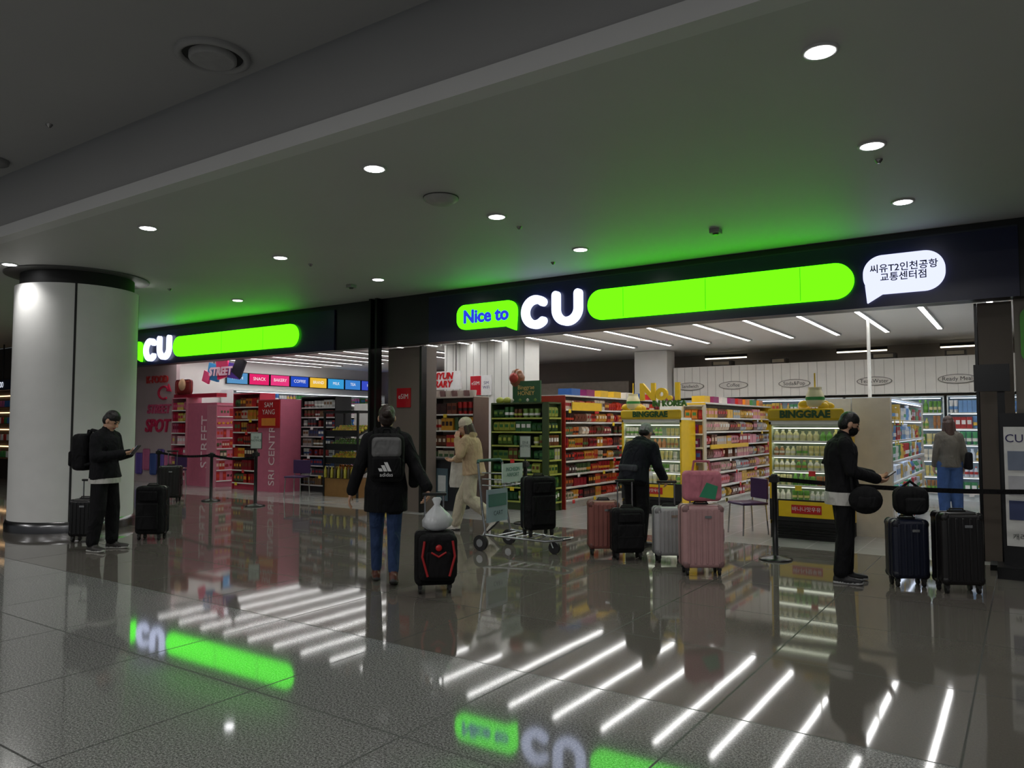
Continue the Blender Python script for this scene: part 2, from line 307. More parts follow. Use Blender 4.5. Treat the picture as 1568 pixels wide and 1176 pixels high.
mb.box((-18.1,11.9,2.36),(1.9,.3,.1),S(180,34,60),'gloss');mb.rbox((-18.6,11.75,2.6),(.7,.08,.4),.1,S(150,50,50));mb.ell((-18.6,11.7,2.66),(.16,.05,.16),S(235,190,150),'gloss');mb.obj('snack_gondola')
mb=MB();shelf_unit(mb,-15.93,11.75,0,1.0,.45,2.36,7,'ramen',['box','bag','cup'],S(196,60,84));mb.box((-14.98,12.05,1.1),(.82,.7,2.2),PK,'gloss')
mb.text('SRI CENTRY',.3,TF(-14.85,11.69,.95)@Matrix.Rotation(pi/2,4,'Z'),S(250,225,230),'gloss',.004)
mb.box((-14.98,11.69,1.85),(.78,.02,.66),S(200,24,30),'gloss');mb.text('SAM\nYANG',.17,TF(-14.98,11.675,1.98),WHT,'gloss');mb.box((-14.98,11.675,1.66),(.5,.01,.18),S(240,150,60),'gloss');mb.obj('snack_gondola')
mb=MB();shelf_unit(mb,-13.95,12.3,0,1.15,.5,2.25,9,'dark',['box','cup'],DK,rail=S(200,200,200));mb.obj('black_display_shelf')
for i in range(3):
    mb=MB();shelf_unit(mb,-17.2+i*1.9,14.2,90,1.6,.45,2.1,7,['ramen','mix','snack'][i],['box','bag','cup']);mb.obj('snack_gondola')
mb=MB();mb.box((-17.6,12.3,3.02),(1.35,.08,.34),S(30,30,40),'gloss');
for i,(cx,cz,w,h,c,r) in enumerate(((-18.0,3.0,.5,.45,S(60,140,200),12),(-17.6,3.08,.5,.5,S(230,50,110),-10),(-17.1,3.0,.5,.4,S(90,60,160),8),(-18.3,2.88,.3,.3,S(240,90,140),20),(-16.9,3.1,.4,.5,S(40,40,50),30))):
    mb.box((cx,12.24-.004*i,cz),(w,.05,h),c,'gloss',Matrix.Rotation(math.radians(r),3,'Y'))
mb.text('STREET',.3,TF(-17.65,12.18,3.0),S(240,210,225),'gloss',.01,.012,shear=.2)
for x in (-18.1,-17.1): mb.cyl((x,12.3,3.1),(x,12.3,3.5),.01,.01,BLK)
mb.obj('hanging_sign')
mb=MB()
cs=[(S(90,150,200),'FRESH'),(S(235,40,110),'SNACK'),(S(240,60,130),'BAKERY'),(S(40,80,200),'COFFEE'),(S(240,190,60),'BRAND'),(S(60,160,220),'MILK'),(S(60,130,210),'TEA'),(S(60,80,200),'ICE')]
for i,(c,t) in enumerate(cs):
    y=14.0+i*.78;mb.box((-19.46,y,2.98),(.06,.74,.36),BLK);mb.box((-19.425,y,2.98),(.01,.70,.32),tuple(q*.9 for q in c),'emit');mb.text(t,.14,TX(-19.415,y,2.99),(.9,.9,.9),'emit')
mb.obj('menu_screens')
mb=MB();shelf_unit(mb,-18.9,16.6,90,6.2,.55,2.6,8,'mix',['bottle','box','cup'],S(235,238,240),light=(.9,.95,1.));mb.obj('open_refrigerator')
# fruit stand
mb=MB()
for x in (-13.1,-12.05):
    for y in (11.75,12.35): mb.box((x,y,.93),(.04,.04,1.86),BLK)
mb.box((-12.58,12.05,.2),(1.08,.6,.4),S(150,110,60));mb.box((-12.58,12.05,1.88),(1.12,.64,.05),BLK)
for k,z in enumerate((.55,.85,1.15,1.45)):
    Rm=Matrix.Rotation(math.radians(22),3,'X');mb.box((-12.58,12.03,z),(1.04,.5,.03),S(40,36,32),R=Rm);mb.box((-12.58,11.79,z-.05),(1.04,.03,.14),BLK)
    cc=[S(200,130,40),S(230,200,60),S(110,150,60),S(225,205,80)][k]
    for i in range(11):
        for j in range(4): mb.ell((-13.02+i*.088+RN.uniform(-.01,.01),11.86+j*.1,z+.02+(j*.04-.04)),(.042,.042,.04),tuple(q*RN.uniform(.6,1.1) for q in cc),'gloss',8,5)
for i in range(9):
    mb.rev((-13.0+i*.105,11.7,.42),[(.035,0),(.035,.16),(.015,.22),(.015,.25)],S(70,60,40) if i%2 else S(180,170,60),'gloss',8)
mb.obj('fruit_display_stand')
mb=MB();shelf_unit(mb,-9.63,11.95,0,1.15,.5,2.15,6,'ramen',['cup','bag','box'],S(200,190,180),pw=(.1,.15),panels=S(110,92,84))
for i in range(7): mb.rev((-10.1+i*.155,12.1,2.17),[(.06,0),(.075,.1),(.07,.12)],S(120,90,90) if i%2 else S(190,180,170),'gloss',10)
mb.obj('noodle_gondola')
mb=MB();mb.box((-9.22,11.25,.47),(.9,.45,.94),S(46,48,52),'gloss');mb.box((-9.22,11.0,.48),(.6,.02,.6),S(90,110,120),'gloss');mb.box((-9.05,10.985,.5),(.18,.01,.3),S(210,215,215));mb.box((-9.22,11.22,.96),(.95,.5,.03),S(70,72,75),'gloss');mb.obj('information_counter')
mb=MB();mb.box((-11.3,13.6,2.62),(1.3,.05,.42),S(236,236,236),'gloss');mb.text('RAMYUN\nLIBRARY',.21,TF(-11.3,13.56,2.62),S(200,24,30),'gloss',.004,.008,sp=.9,shear=.2)
for x in (-11.8,-10.8): mb.cyl((x,13.6,2.8),(x,13.6,3.5),.01,.01,BLK)
mb.obj('hanging_sign')
mb=MB();mb.box((-10.32,14.3,1.745),(2.3,.6,3.49),S(226,226,222),'wallpaint')
for i in range(12): mb.box((-11.4+i*.2,13.995,1.745),(.008,.012,3.49),S(170,170,168))
mb.box((-10.36,13.97,2.5),(.6,.02,.46),S(235,235,235),'gloss');mb.box((-10.5,13.955,2.5),(.3,.01,.44),S(190,28,44),'gloss');mb.text('eSIM',.12,TF(-10.5,13.945,2.55),WHT);mb.text('SIM\nWiFi',.1,TF(-10.2,13.955,2.5),S(30,40,110));mb.obj('interior_column')
mb=MB();mb.box((-7.95,18.3,1.745),(.9,.5,3.49),S(222,222,218),'wallpaint');mb.obj('interior_column')
GN=S(66,84,46)
mb=MB();shelf_unit(mb,-7.95,11.85,0,1.14,.45,2.0,7,'green',['bag','box','cup'],GN,pw=(.08,.14),rail=S(180,190,90));shelf_unit(mb,-7.24,12.08,90,.42,.12,2.0,7,'green',['bag','box'],GN,pw=(.08,.12),rail=S(180,190,90))
mb.box((-7.75,11.9,2.22),(.62,.04,.4),S(40,90,50),'gloss');mb.text('Binggrae\nHONEY',.11,TF(-7.75,11.87,2.24),S(235,200,120));mb.rev((-8.0,11.95,2.3),[(.06,0),(.13,.08),(.15,.2),(.1,.32),(.03,.36)],S(130,80,48),'gloss',16);mb.ell((-8.0,11.83,2.48),(.1,.06,.1),S(170,60,50),'gloss')
for i in range(6): mb.ell((-8.4+i*.17,11.95,2.06),(.08,.08,.07),RN.choice(PAL['green']),'gloss')
mb.obj('snack_display_stand')
RDP=S(160,46,38)
mb=MB();shelf_unit(mb,-7.2,15.15,90,5.5,.45,2.15,8,'ramen',['box','bag','cup'],panels=RDP);shelf_unit(mb,-8.1,15.15,-90,5.5,.45,2.15,8,'snack',['box','bag'],panels=RDP)
for i in range(9): mb.box((-7.35,12.8+i*.6,2.23),(.3,.34,.13),RN.choice(PAL['snack']),'gloss')
mb.box((-7.17,13.2,1.95),(.02,1.2,.16),S(240,200,50),'gloss');mb.obj('snack_gondola')
YEL=S(236,196,36)
mb=MB();shelf_unit(mb,-4.9,15.75,90,4.3,.45,2.0,7,'chip',['bag','bag','box'],pw=(.12,.18),panels=YEL);shelf_unit(mb,-5.8,15.75,-90,4.3,.45,2.0,7,'snack',['bag','box'])
shelf_unit(mb,-5.08,13.42,0,.36,.14,1.95,7,'snack',['box','bag'],S(200,190,170))
for i in range(8): mb.box((-5.1,13.9+i*.5,2.08),(.25,.3,.12),RN.choice(PAL['snack']),'gloss')
mb.box((-4.87,14.9,1.18),(.02,2.3,.08),S(230,190,40),'gloss');mb.obj('snack_gondola')
def cooler(x,y,W,D,H,bx):
    mb=MB();mb.M=T(x,y)
    mb.box((0,D/2,.12),(W,D,.24),BLK);mb.box((0,-.01,.4),(W,.04,.30),DK,'gloss')
    for i in range(5): mb.box((0,-.034,.05+.035*i),(W*.9,.01,.012),S(60,60,60),'metal')
    mb.M=T(x,y,.22);shelf_unit(mb,0,.03,0,W-.06,D-.05,H-.27,5,'milk',['bottle','cup'],S(232,240,225),z0=.3,light=(.95,1.,.8),pw=(.07,.09));mb.M=T(x,y)
    for sx in (-1,1): mb.box((sx*(W/2-.012),D/2,H/2+.1),(.03,D,H-.2),YEL,'gloss')
    mb.box((0,.25,H+.0),(W,.5,.08),S(230,232,225),'gloss')
    mb.box((.0,-.035,.42),(W*.75,.012,.22),YEL,'gloss');mb.box((0,-.043,.42),(W*.4,.008,.12),S(190,40,40),'gloss');mb.text('바나나맛우유',.07,TF(0,-.049,.42),WHT,'gloss')
    mb.rbox((0,-.01,H+.1),(W*1.02,.06,.17),.04,S(214,180,30));mb.text('BINGGRAE',.14,TF(0,-.045,H+.1),S(30,80,30),'gloss',.006,.006)
    for i in range(7): mb.ell((bx+math.cos(i*.9)*.17,.1+.05*math.sin(i*.9),H+.21+.03*(i%3)),(.08,.05,.06),YEL,'gloss')
    mb.rev((bx,.08,H+.2),[(.07,0),(.11,.03),(.125,.1),(.12,.17),(.095,.23),(.085,.255),(.09,.265),(.09,.28)],S(244,236,190),'gloss',20);mb.rev((bx,.08,H+.2),[(.128,.1),(.128,.145)],S(60,150,70),'gloss',20);mb.cyl((bx,.08,H+.48),(bx,.08,H+.68),.01,.01,YEL)
    return mb
mb=cooler(-5.6,12.7,1.15,.68,1.68,-.38);mb.M=Matrix();mb.text('No.1',.40,TF(-5.36,12.62,2.17),YEL,'gloss',.03,.02);mb.text('IN KOREA',.14,TF(-5.2,12.6,1.97),S(60,110,30),'gloss',.02,.006);mb.obj('open_drink_cooler')
mb=cooler(-2.55,11.05,1.0,.75,1.64,.12);mb.M=Matrix();mb.obj('open_drink_cooler')
mb=MB();mb.box((-1.83,11.88,.99),(.5,.06,1.98),S(214,206,190),'gloss');shelf_unit(mb,-1.58,13.95,90,3.9,.5,1.98,6,'dairy',['cup','bottle','box'],S(230,240,248),light=(.85,.95,1.15),panels=S(214,206,190));mb.box((-2.3,13.95,.99),(.35,3.9,1.98),S(210,205,195));mb.obj('open_refrigerator')
mb=MB();mb.box((-2.9,18.75,2.66),(9.1,.8,.78),S(228,226,220),'wallpaint')
for i in range(45): mb.box((-7.35+i*.2,18.346,2.66),(.006,.01,.76),S(180,178,172))
for x,t in ((-7.0,'Sandwich'),(-5.9,'Coffee'),(-4.46,'Soda&Pop'),(-2.75,'Tea&Water'),(-1.16,'Ready Meal')):
    mb.prism([(x+.36*math.cos(a*pi/12),2.56+.1*math.sin(a*pi/12)) for a in range(24)],18.325,18.345,S(120,118,112));mb.prism([(x+.34*math.cos(a*pi/12),2.56+.085*math.sin(a*pi/12)) for a in range(24)],18.32,18.34,S(215,212,205))
    mb.text(t,.12,TF(x,18.315,2.56),S(50,50,50))
mb.obj('cooler_canopy')
for i in range(5):
    mb=MB();shelf_unit(mb,-6.4+i*2.0,18.45,0,1.9,.6,2.2,6,['mix','dairy','milk','dairy','mix'][i],['bottle','cup','box'],S(225,235,240),light=(.85,.95,1.1));mb.obj('open_refrigerator')
mb=MB();mb.box((-12.5,19.2,1.4),(7.,.5,2.8),S(150,140,130));shelf_unit(mb,-12.5,18.5,0,6.8,.4,2.3,7,'mix',['box','bottle','bag']);mb.obj('wall_shelving')
for x,w in ((-6.3,.5),(-4.9,.35),(-2.6,.5),(-1.2,.4)):
    mb=MB();mb.box((x,18.8,3.05+.08),(w,.3,.14),S(60,55,50));mb.box((x,18.64,3.14),(w*.8,.01,.08),S(150,140,120));mb.obj('storage_crate')
mb=MB();mb.cyl((-2.25,14.5,2.0),(-2.25,14.5,3.49),.03,.03,S(220,220,215));mb.obj('support_pole')
for x in (-6.5,-3.2,-1.0):
    mb=MB();mb.box((x,19.6,3.35),(1.1,.04,.03),(1,.9,.7),'emit3');mb.box((x,19.6,3.4),(1.12,.06,.07),BLK);mb.obj('track_light')
mb=MB();mb.box((-27,10.33,1.5),(5,.2,3.0),S(40,30,24))
for i in range(4): mb.box((-27,10.2,.6+i*.5),(4.6,.12,.04),S(120,90,60));mb.box((-27,10.18,.95+i*.5),(4.6,.02,.03),(1.,.62,.3),'emit3')
for i in range(4):
    for j in range(22): mb.box((-29.2+j*.2,10.19,.72+i*.5),(.12,.08,.18),RN.choice(PAL['mix']),'gloss')
mb.obj('shop_display_cabinet')
mb=MB();mb.box((-24.8,9.9,2.75),(1.3,.12,.3),S(20,26,60));mb.text('H00',.24,TF(-24.8,9.83,2.75),(.9,.95,1.1),'emit');mb.cyl((-24.8,9.9,2.9),(-24.8,9.9,3.949),.02,.02,BLK);mb.obj('wayfinding_sign')
mb=MB();mb.prism(rpoly(-.02,1.3,2.3,2.95,.12),10.40,10.44,S(80,170,50),'gloss');mb.text('PROMO',.16,TF(.45,10.39,2.8),S(20,50,30));
for i in range(3):
    for dx in (0,.2): mb.prism([(.2+i*.4+dx+.06*math.cos(a*pi/8),2.5+.06*math.sin(a*pi/8)) for a in range(16)],10.385,10.4,S(20,50,30))
    mb.box((.3+i*.4,10.39,2.57),(.22,.01,.04),S(20,50,30))
mb.obj('wall_poster')
# ---------------- stanchions ----------------
def stanchion(x,y,H=1.0,sign=None,rz=30):
    mb=MB();mb.rev((x,y,0),[(.19,0),(.19,.015),(.14,.03),(.05,.045),(.032,.06),(.032,H-.1),(.04,H-.09),(.04,H),(.03,H+.01)],BLK,'gloss',28)
    mb.box((x,y,H-.05),(.1,.1,.07),BLK)
    if sign:
        w,h=sign;mb.cyl((x,y,H),(x,y,H+.06),.012,.012,BLK);R=Matrix.Rotation(math.radians(rz),3,'Z');mb.box((x,y,H+.06+h/2),(w,.02,h),S(60,62,62),'gloss',R)
        mb.M=T(x,y,0,rz);mb.box((0,-.012,H+.06+h/2),(w*.9,.004,h*.93),S(190,200,195));mb.text('안내\nNOTICE',.055,TF(0,-.016,H+.06+h*.6),S(30,60,50));mb.M=Matrix()
    mb.obj('queue_stanchion')
stanchion(-14.18,9.63);stanchion(-12.56,9.51,1.06,(.22,.32),40);stanchion(-2.5,9.24);stanchion(-6.74,10.3,1.0,(.18,.36),30);stanchion(.6,9.2);stanchion(-16.6,9.9)
def belt(a,b,z=.95,nm='queue_belt'):
    mb=MB();a=Vector((*a,z));b=Vector((*b,z));d=b-a;u=d.normalized();p=[a+u*.06+(b-a-u*.12)*t-Vector((0,0,.05*math.sin(pi*t))) for t in [i/8 for i in range(9)]]
    for q,r in zip(p[:-1],p[1:]):
        mb.add([q+Vector((0,0,-.025)),r+Vector((0,0,-.025)),r+Vector((0,0,.025)),q+Vector((0,0,.025))],[(0,1,2,3)],BLK,'fabric')
    mb.obj(nm)
belt((-16.6,9.9),(-14.18,9.63));belt((-14.18,9.63),(-12.56,9.51));belt((-2.5,9.24),(.6,9.2))
mb=MB();mb.box((.02,9.6,.06),(.62,.4,.12),BLK,'gloss');mb.box((.02,9.63,.92),(.5,.08,1.6),S(26,26,28),'gloss');mb.box((.02,9.585,.95),(.44,.012,1.25),S(225,225,222));mb.text('CU 택배',.12,TF(.02,9.575,1.45),S(40,30,90));
for i in range(3): mb.box((.02,9.575,1.22-i*.26),(.38,.008,.2),[S(120,130,150),S(190,190,195),S(60,70,110)][i]);
mb.text('캐리어 보관',.07,TF(.02,9.57,.42),S(60,60,60));mb.obj('notice_stand')
mb=MB();mb.box((-.22,10.05,.03),(.3,.3,.06),BLK);mb.box((-.22,10.05,1.1),(.07,.07,2.1),BLK,'gloss');mb.box((-.3,10.0,2.12),(.34,.12,.3),S(18,18,20),'gloss');mb.obj('sensor_post')
def chair(x,y,rz):
    mb=MB();mb.M=T(x,y,0,rz);P=S(70,40,90)
    mb.rbox((0,0,.45),(.42,.42,.04),.02,P);mb.rbox((0,.2,.66),(.42,.03,.3),.015,P)
    for sx in (-.18,.18):
        for sy in (-.18,.18): mb.cyl((sx*1.1,sy*1.15,0),(sx,sy,.44),.011,.011,S(190,190,190),'metal',8)
        mb.cyl((sx,.2,.44),(sx,.21,.62),.011,.011,S(190,190,190),'metal',8)
    mb.obj('cafe_chair')
chair(-3.42,11.2,-40);chair(-13.35,11.2,20);chair(-17.9,11.1,10)
# ---------------- luggage ----------------
def suitcase(x,y,rz,w,h,d,col,ext=.3,ribs=5,z=0,soft=False,trim=None,name='suitcase',tilt=0,build=True):
    mb=MB();mb.M=T(x,y,z,rz)@Matrix.Rotation(math.radians(tilt),4,'X');mt='fabric' if soft else 'shell'
    trim=trim or tuple(q*.5 for q in col)
    for sx in (-1,1):
        for sy in (-1,1):
            mb.cyl((sx*(w/2-.05)-.012,sy*(d/2-.05),.03),(sx*(w/2-.05)+.012,sy*(d/2-.05),.03),.03,.03,S(25,25,25),'matte',14);mb.box((sx*(w/2-.05),sy*(d/2-.05),.065),(.04,.04,.03),S(40,40,40))
    zc=.08+h/2;mb.rbox((0,0,zc),(w,d,h),.05,col,mt)
    mb.rbox((0,0,zc),(w+.006,.022,h+.006),.05,trim,'gloss')
    if not soft:
        for i in range(ribs):
            xx=-w/2+w*(i+1)/(ribs+1)
            for sy in (-1,1): mb.rbox((xx,sy*(d/2),zc),(w/(ribs+1)*.45,.016,h*.86),.008,tuple(q*.9 for q in col),mt,2)
        for sx in (-1,1):
            for sz in (-1,1):
                for sy in (-1,1): mb.ell((sx*(w/2-.045),sy*(d/2-.03),zc+sz*(h/2-.045)),(.05,.035,.05),trim,'shell',10,6)
        mb.box((w*.1,-d/2-.012,zc+h*.32),(.07,.006,.025),S(190,190,190),'metal')
    else:
        mb.rbox((0,-d/2-.02,zc-h*.12),(w*.8,.05,h*.55),.02,col,mt);mb.rbox((0,-d/2-.045,zc-h*.12),(w*.78,.006,.012),.003,trim,'gloss',2);mb.rbox((0,-d/2-.015,zc+h*.3),(w*.7,.03,h*.2),.015,col,mt)
    mb.box((0,0,zc+h/2+.008),(.16,.03,.02),S(30,30,30));mb.path([(-.07,0,zc+h/2),(-.06,0,zc+h/2+.03),(.06,0,zc+h/2+.03),(.07,0,zc+h/2)],.008,S(30,30,30),'matte')
    mb.path([(w/2,-.0,zc+.08),(w/2+.025,0,zc+.06),(w/2+.025,0,zc-.06),(w/2,0,zc-.08)],.008,S(30,30,30),'matte')
    if ext>0:
        zt=zc+h/2
        for sx in (-.09,.09): mb.cyl((sx,d/2-.04,zt-.05),(sx,d/2-.04,zt+ext),.009,.009,S(160,160,165),'metal',8)
        mb.rbox((0,d/2-.04,zt+ext),(.24,.03,.03),.012,S(25,25,25),'gloss',2)
    return mb.obj(name) if build else mb
suitcase(-4.36,8.42,35,.38,.58,.24,S(150,92,84),.0,6);suitcase(-3.99,8.32,42,.38,.52,.24,S(26,26,28),.32,5,soft=True)
suitcase(-3.5,8.42,36,.36,.56,.24,S(176,176,178),.28,7);suitcase(-2.93,7.93,34,.44,.66,.28,S(190,148,148),.30,6)
suitcase(-1.02,8.52,30,.35,.58,.24,S(22,27,46),.0,5);suitcase(-.58,8.47,30,.39,.68,.26,S(25,23,24),.0,5)
suitcase(-10.15,5.98,32,.38,.66,.26,S(20,20,22),.0,5,soft=True);suitcase(-10.72,5.35,30,.34,.5,.25,S(20,20,22),.25,5)
suitcase(-14.8,9.1,40,.42,.66,.27,S(34,28,30),.3,5)
mb=suitcase(-4.74,5.65,43.6,.38,.50,.26,S(18,18,19),.34,4,soft=True,build=False)
mb.rbox((.02,-.19,.36),(.36,.14,.44),.07,S(20,20,22),'fabric');mb.rbox((.02,-.275,.30),(.24,.05,.24),.03,S(24,22,24),'fabric')
for sx in (-1,1): mb.path([(.02+sx*.13,-.28,.52),(.02+sx*.15,-.29,.38),(.02+sx*.10,-.30,.2)],.011,S(170,24,30),'matte')
mb.path([(.02-.07,-.305,.42),(.02,-.31,.38),(.09,-.305,.42)],.009,S(170,24,30),'matte');mb.ell((.02,-.30,.46),(.03,.012,.03),S(190,30,30),'gloss')
# crumpled plastic bag on top
mb.loft([[(.02+r*(1+.13*math.sin(5*a*pi/10+z*20))*math.cos(a*pi/10),-.02+r*(.8+.12*math.cos(3*a*pi/10+z*9))*math.sin(a*pi/10),z) for a in range(20)] for r,z in ((.08,.59),(.13,.62),(.14,.68),(.11,.74),(.06,.79),(.025,.83),(.045,.88),(.03,.90))],S(205,208,210),'gloss',True)
mb.obj('suitcase')
mb=MB();mb.M=T(-2.93,7.93,.785,34)@T(0,-.06);mb.rbox((0,0,.16),(.40,.18,.32),.05,S(205,126,140),'fabric');mb.prism([(-.05,.05),(.12,.02),(.15,.16),(.03,.2)],-.096,-.085,S(60,150,110),'gloss');mb.path([(-.1,0,.3),(-.08,0,.42),(.08,0,.42),(.1,0,.3)],.012,S(190,110,125),'fabric');mb.obj('tote_bag')
mb=MB();mb.M=T(-.98,8.55,.7,30);mb.rbox((0,0,.14),(.32,.2,.28),.09,S(22,22,24),'fabric');mb.rbox((0,-.11,.1),(.2,.05,.15),.03,S(28,28,30),'fabric');mb.path([(-.08,0,.27),(0,.0,.33),(.08,0,.27)],.012,BLK,'fabric');mb.obj('travel_backpack')
# ---------------- luggage cart ----------------
mb=MB();CH=S(175,178,180)
X0,Y0=-5.8,8.1
for sy in (-1,1):
    mb.path([(X0-.05,Y0+sy*.27,1.1),(X0+.02,Y0+sy*.27,.5),(X0+.08,Y0+sy*.28,.2),(X0+.9,Y0+sy*.16,.17),(X0+1.12,Y0+sy*.12,.2)],.016,CH)
    mb.cyl((X0+.03,Y0+sy*.32-.02,.1),(X0+.03,Y0+sy*.32+.02,.1),.1,.1,S(35,35,36),'matte',20);mb.cyl((X0+.03,Y0+sy*.32-.025,.1),(X0+.03,Y0+sy*.32+.025,.1),.05,.05,CH,'metal',14)
    mb.cyl((X0+.03,Y0+sy*.32,.1),(X0+.07,Y0+sy*.28,.24),.014,.014,CH,'metal')
mb.path([(X0-.05,Y0-.27,1.1),(X0-.07,Y0-.24,1.13),(X0-.07,Y0+.24,1.13),(X0-.05,Y0+.27,1.1)],.02,S(40,80,70),'matte')
mb.cyl((X0+.93,Y0-.02,.075),(X0+.93,Y0+.02,.075),.075,.075,S(35,35,36),'matte',18);mb.path([(X0+.93,Y0-.03,.075),(X0+.88,Y0-.03,.17)],.012,CH)
mb.path([(X0+1.12,Y0-.12,.2),(X0+1.15,Y0,.2),(X0+1.12,Y0+.12,.2)],.016,CH)
for t in (.2,.35,.5,.65,.8): mb.cyl((X0+t,Y0-.28+.12*t,.19),(X0+t,Y0+.28-.12*t,.19),.01,.01,CH,'metal',8)
for z in (.82,.9,.98): mb.path([(X0+.0,Y0-.25,z),(X0+.28,Y0-.22,z),(X0+.28,Y0+.22,z),(X0+.0,Y0+.25,z)],.008,CH)
for i in range(5): mb.cyl((X0+.28,Y0-.2+i*.1,.8),(X0+.28,Y0-.2+i*.1,.99),.005,.005,CH,'metal',6)
mb.box((X0+.30,Y0,.98),(.015,.46,.24),S(190,205,200),'gloss');mb.text('INCHEON\nAIRPORT',.07,TX(X0+.311,Y0,.99),S(30,110,90))
mb.box((X0+.06,Y0,.55),(.015,.46,.42),S(150,170,180),'gloss');mb.box((X0+.07,Y0,.62),(.006,.4,.16),S(70,120,110),'gloss');mb.text('CART',.08,TX(X0+.08,Y0,.45),S(40,50,60))
mb.obj('luggage_cart')
suitcase(-5.12,8.12,60,.40,.66,.26,S(18,18,20),.0,5,z=.205,soft=True)
# ================= PEOPLE =================
def ring(c,u,v,n=16): return [c+u*math.cos(2*pi*i/n)+v*math.sin(2*pi*i/n) for i in range(n)]
class Part:
    def __init__(s): s.v=[];s.f=[];s.p=[]
    def rings(s,rs):
        n=len(rs[0]);o=len(s.v)
        for r in rs: s.v+= [tuple(p) for p in r]
        for k in range(len(rs)-1):
            for i in range(n):
                j=(i+1)%n;s.f.append((o+k*n+i,o+k*n+j,o+(k+1)*n+j,o+(k+1)*n+i))
        s.f.append(tuple(o+i for i in reversed(range(n))));s.f.append(tuple(o+(len(rs)-1)*n+i for i in range(n)))
    def cap(s,a,ra,b,rb,lab,bias=0):
        a=Vector(a);b=Vector(b);d=(b-a);l=d.length;d=d/l if l>1e-6 else Vector((0,0,1));u=d.orthogonal().normalized();w=d.cross(u);rs=[]
        for t in (-85,-60,-30,0):
            t=math.radians(t);rs.append(ring(a+d*ra*math.sin(t),u*ra*math.cos(t),w*ra*math.cos(t)))
        for t in (0,30,60,85):
            t=math.radians(t);rs.append(ring(b+d*rb*math.sin(t),u*rb*math.cos(t),w*rb*math.cos(t)))
        s.rings(rs);s.p.append(('c',np.array(a),np.array(b),np.array(u),np.array(w),ra,ra,rb,rb,lab,bias))
    def ell(s,c,r,lab,R=None,bias=0):
        c=Vector(c);R=R or Matrix.Identity(3);rs=[]
        for k in range(11):
            t=pi*min(max(k/10,.02),.98);rs.append([c+R@Vector((r[0]*math.sin(t)*math.cos(2*pi*i/18),r[1]*math.sin(t)*math.sin(2*pi*i/18),-r[2]*math.cos(t))) for i in range(18)])
        s.rings(rs);s.p.append(('e',np.array(c),np.array(R),np.array(r),lab,bias))
    def loft(s,secs,lab,bias=0):
        s.rings([ring(c,u*ru,v*rv,20) for c,u,v,ru,rv in secs])
        for A,B in zip(secs[:-1],secs[1:]): s.p.append(('s',np.array(A[0]),np.array(B[0]),np.array(A[1]),np.array(A[2]),A[3],A[4],B[3],B[4],lab,bias))
    def mesh(s,vox,it=3):
        me=bpy.data.meshes.new('t');me.from_pydata(s.v,[],s.f);o=bpy.data.objects.new('t',me);bpy.context.collection.objects.link(o)
        m=o.modifiers.new('r','REMESH');m.mode='VOXEL';m.voxel_size=vox
        if it: q=o.modifiers.new('s','SMOOTH');q.iterations=it;q.factor=.5
        dg=bpy.context.evaluated_depsgraph_get();e=o.evaluated_get(dg);m2=e.to_mesh();n=len(m2.vertices);V=np.empty(n*3);m2.vertices.foreach_get('co',V);V=V.reshape(-1,3)
        F=[tuple(p.vertices) for p in m2.polygons];C=np.empty(len(F)*3);m2.polygons.foreach_get('center',C);C=C.reshape(-1,3)
        e.to_mesh_clear();bpy.data.objects.remove(o)
        best=np.full(len(F),1e9);lab=np.zeros(len(F),int);labs=[]
        for p in s.p:
            if p[0]=='e':
                _,c,R,r,lb,bi=p;q=(C-c)@R/r;d=(np.linalg.norm(q,axis=1)-1)*r.min()
            else:
                kd,a,b,u,w,ru0,rv0,ru1,rv1,lb,bi=p;ax=b-a;l2=ax@ax+1e-9;t=np.clip((C-a)@ax/l2,0,1);q=C-(a+t[:,None]*ax);ru=ru0+(ru1-ru0)*t;rv=rv0+(rv1-rv0)*t
                al=q@(ax/np.sqrt(l2));du=q@u/ru;dv=q@w/rv;m_=np.minimum(ru,rv)
                if kd=='c': d=(np.sqrt(du**2+dv**2+(al/m_)**2)-1)*m_
                else:
                    rad=(np.sqrt(du**2+dv**2)-1)*m_;d=np.where(np.abs(al)>1e-4,np.maximum(rad,0)+np.abs(al)+bi*.7,rad)
            d=d-bi
            if lb not in labs: labs.append(lb)
            k=d<best;best[k]=d[k];lab[k]=labs.index(lb)
        return V,F,[labs[i] for i in lab]
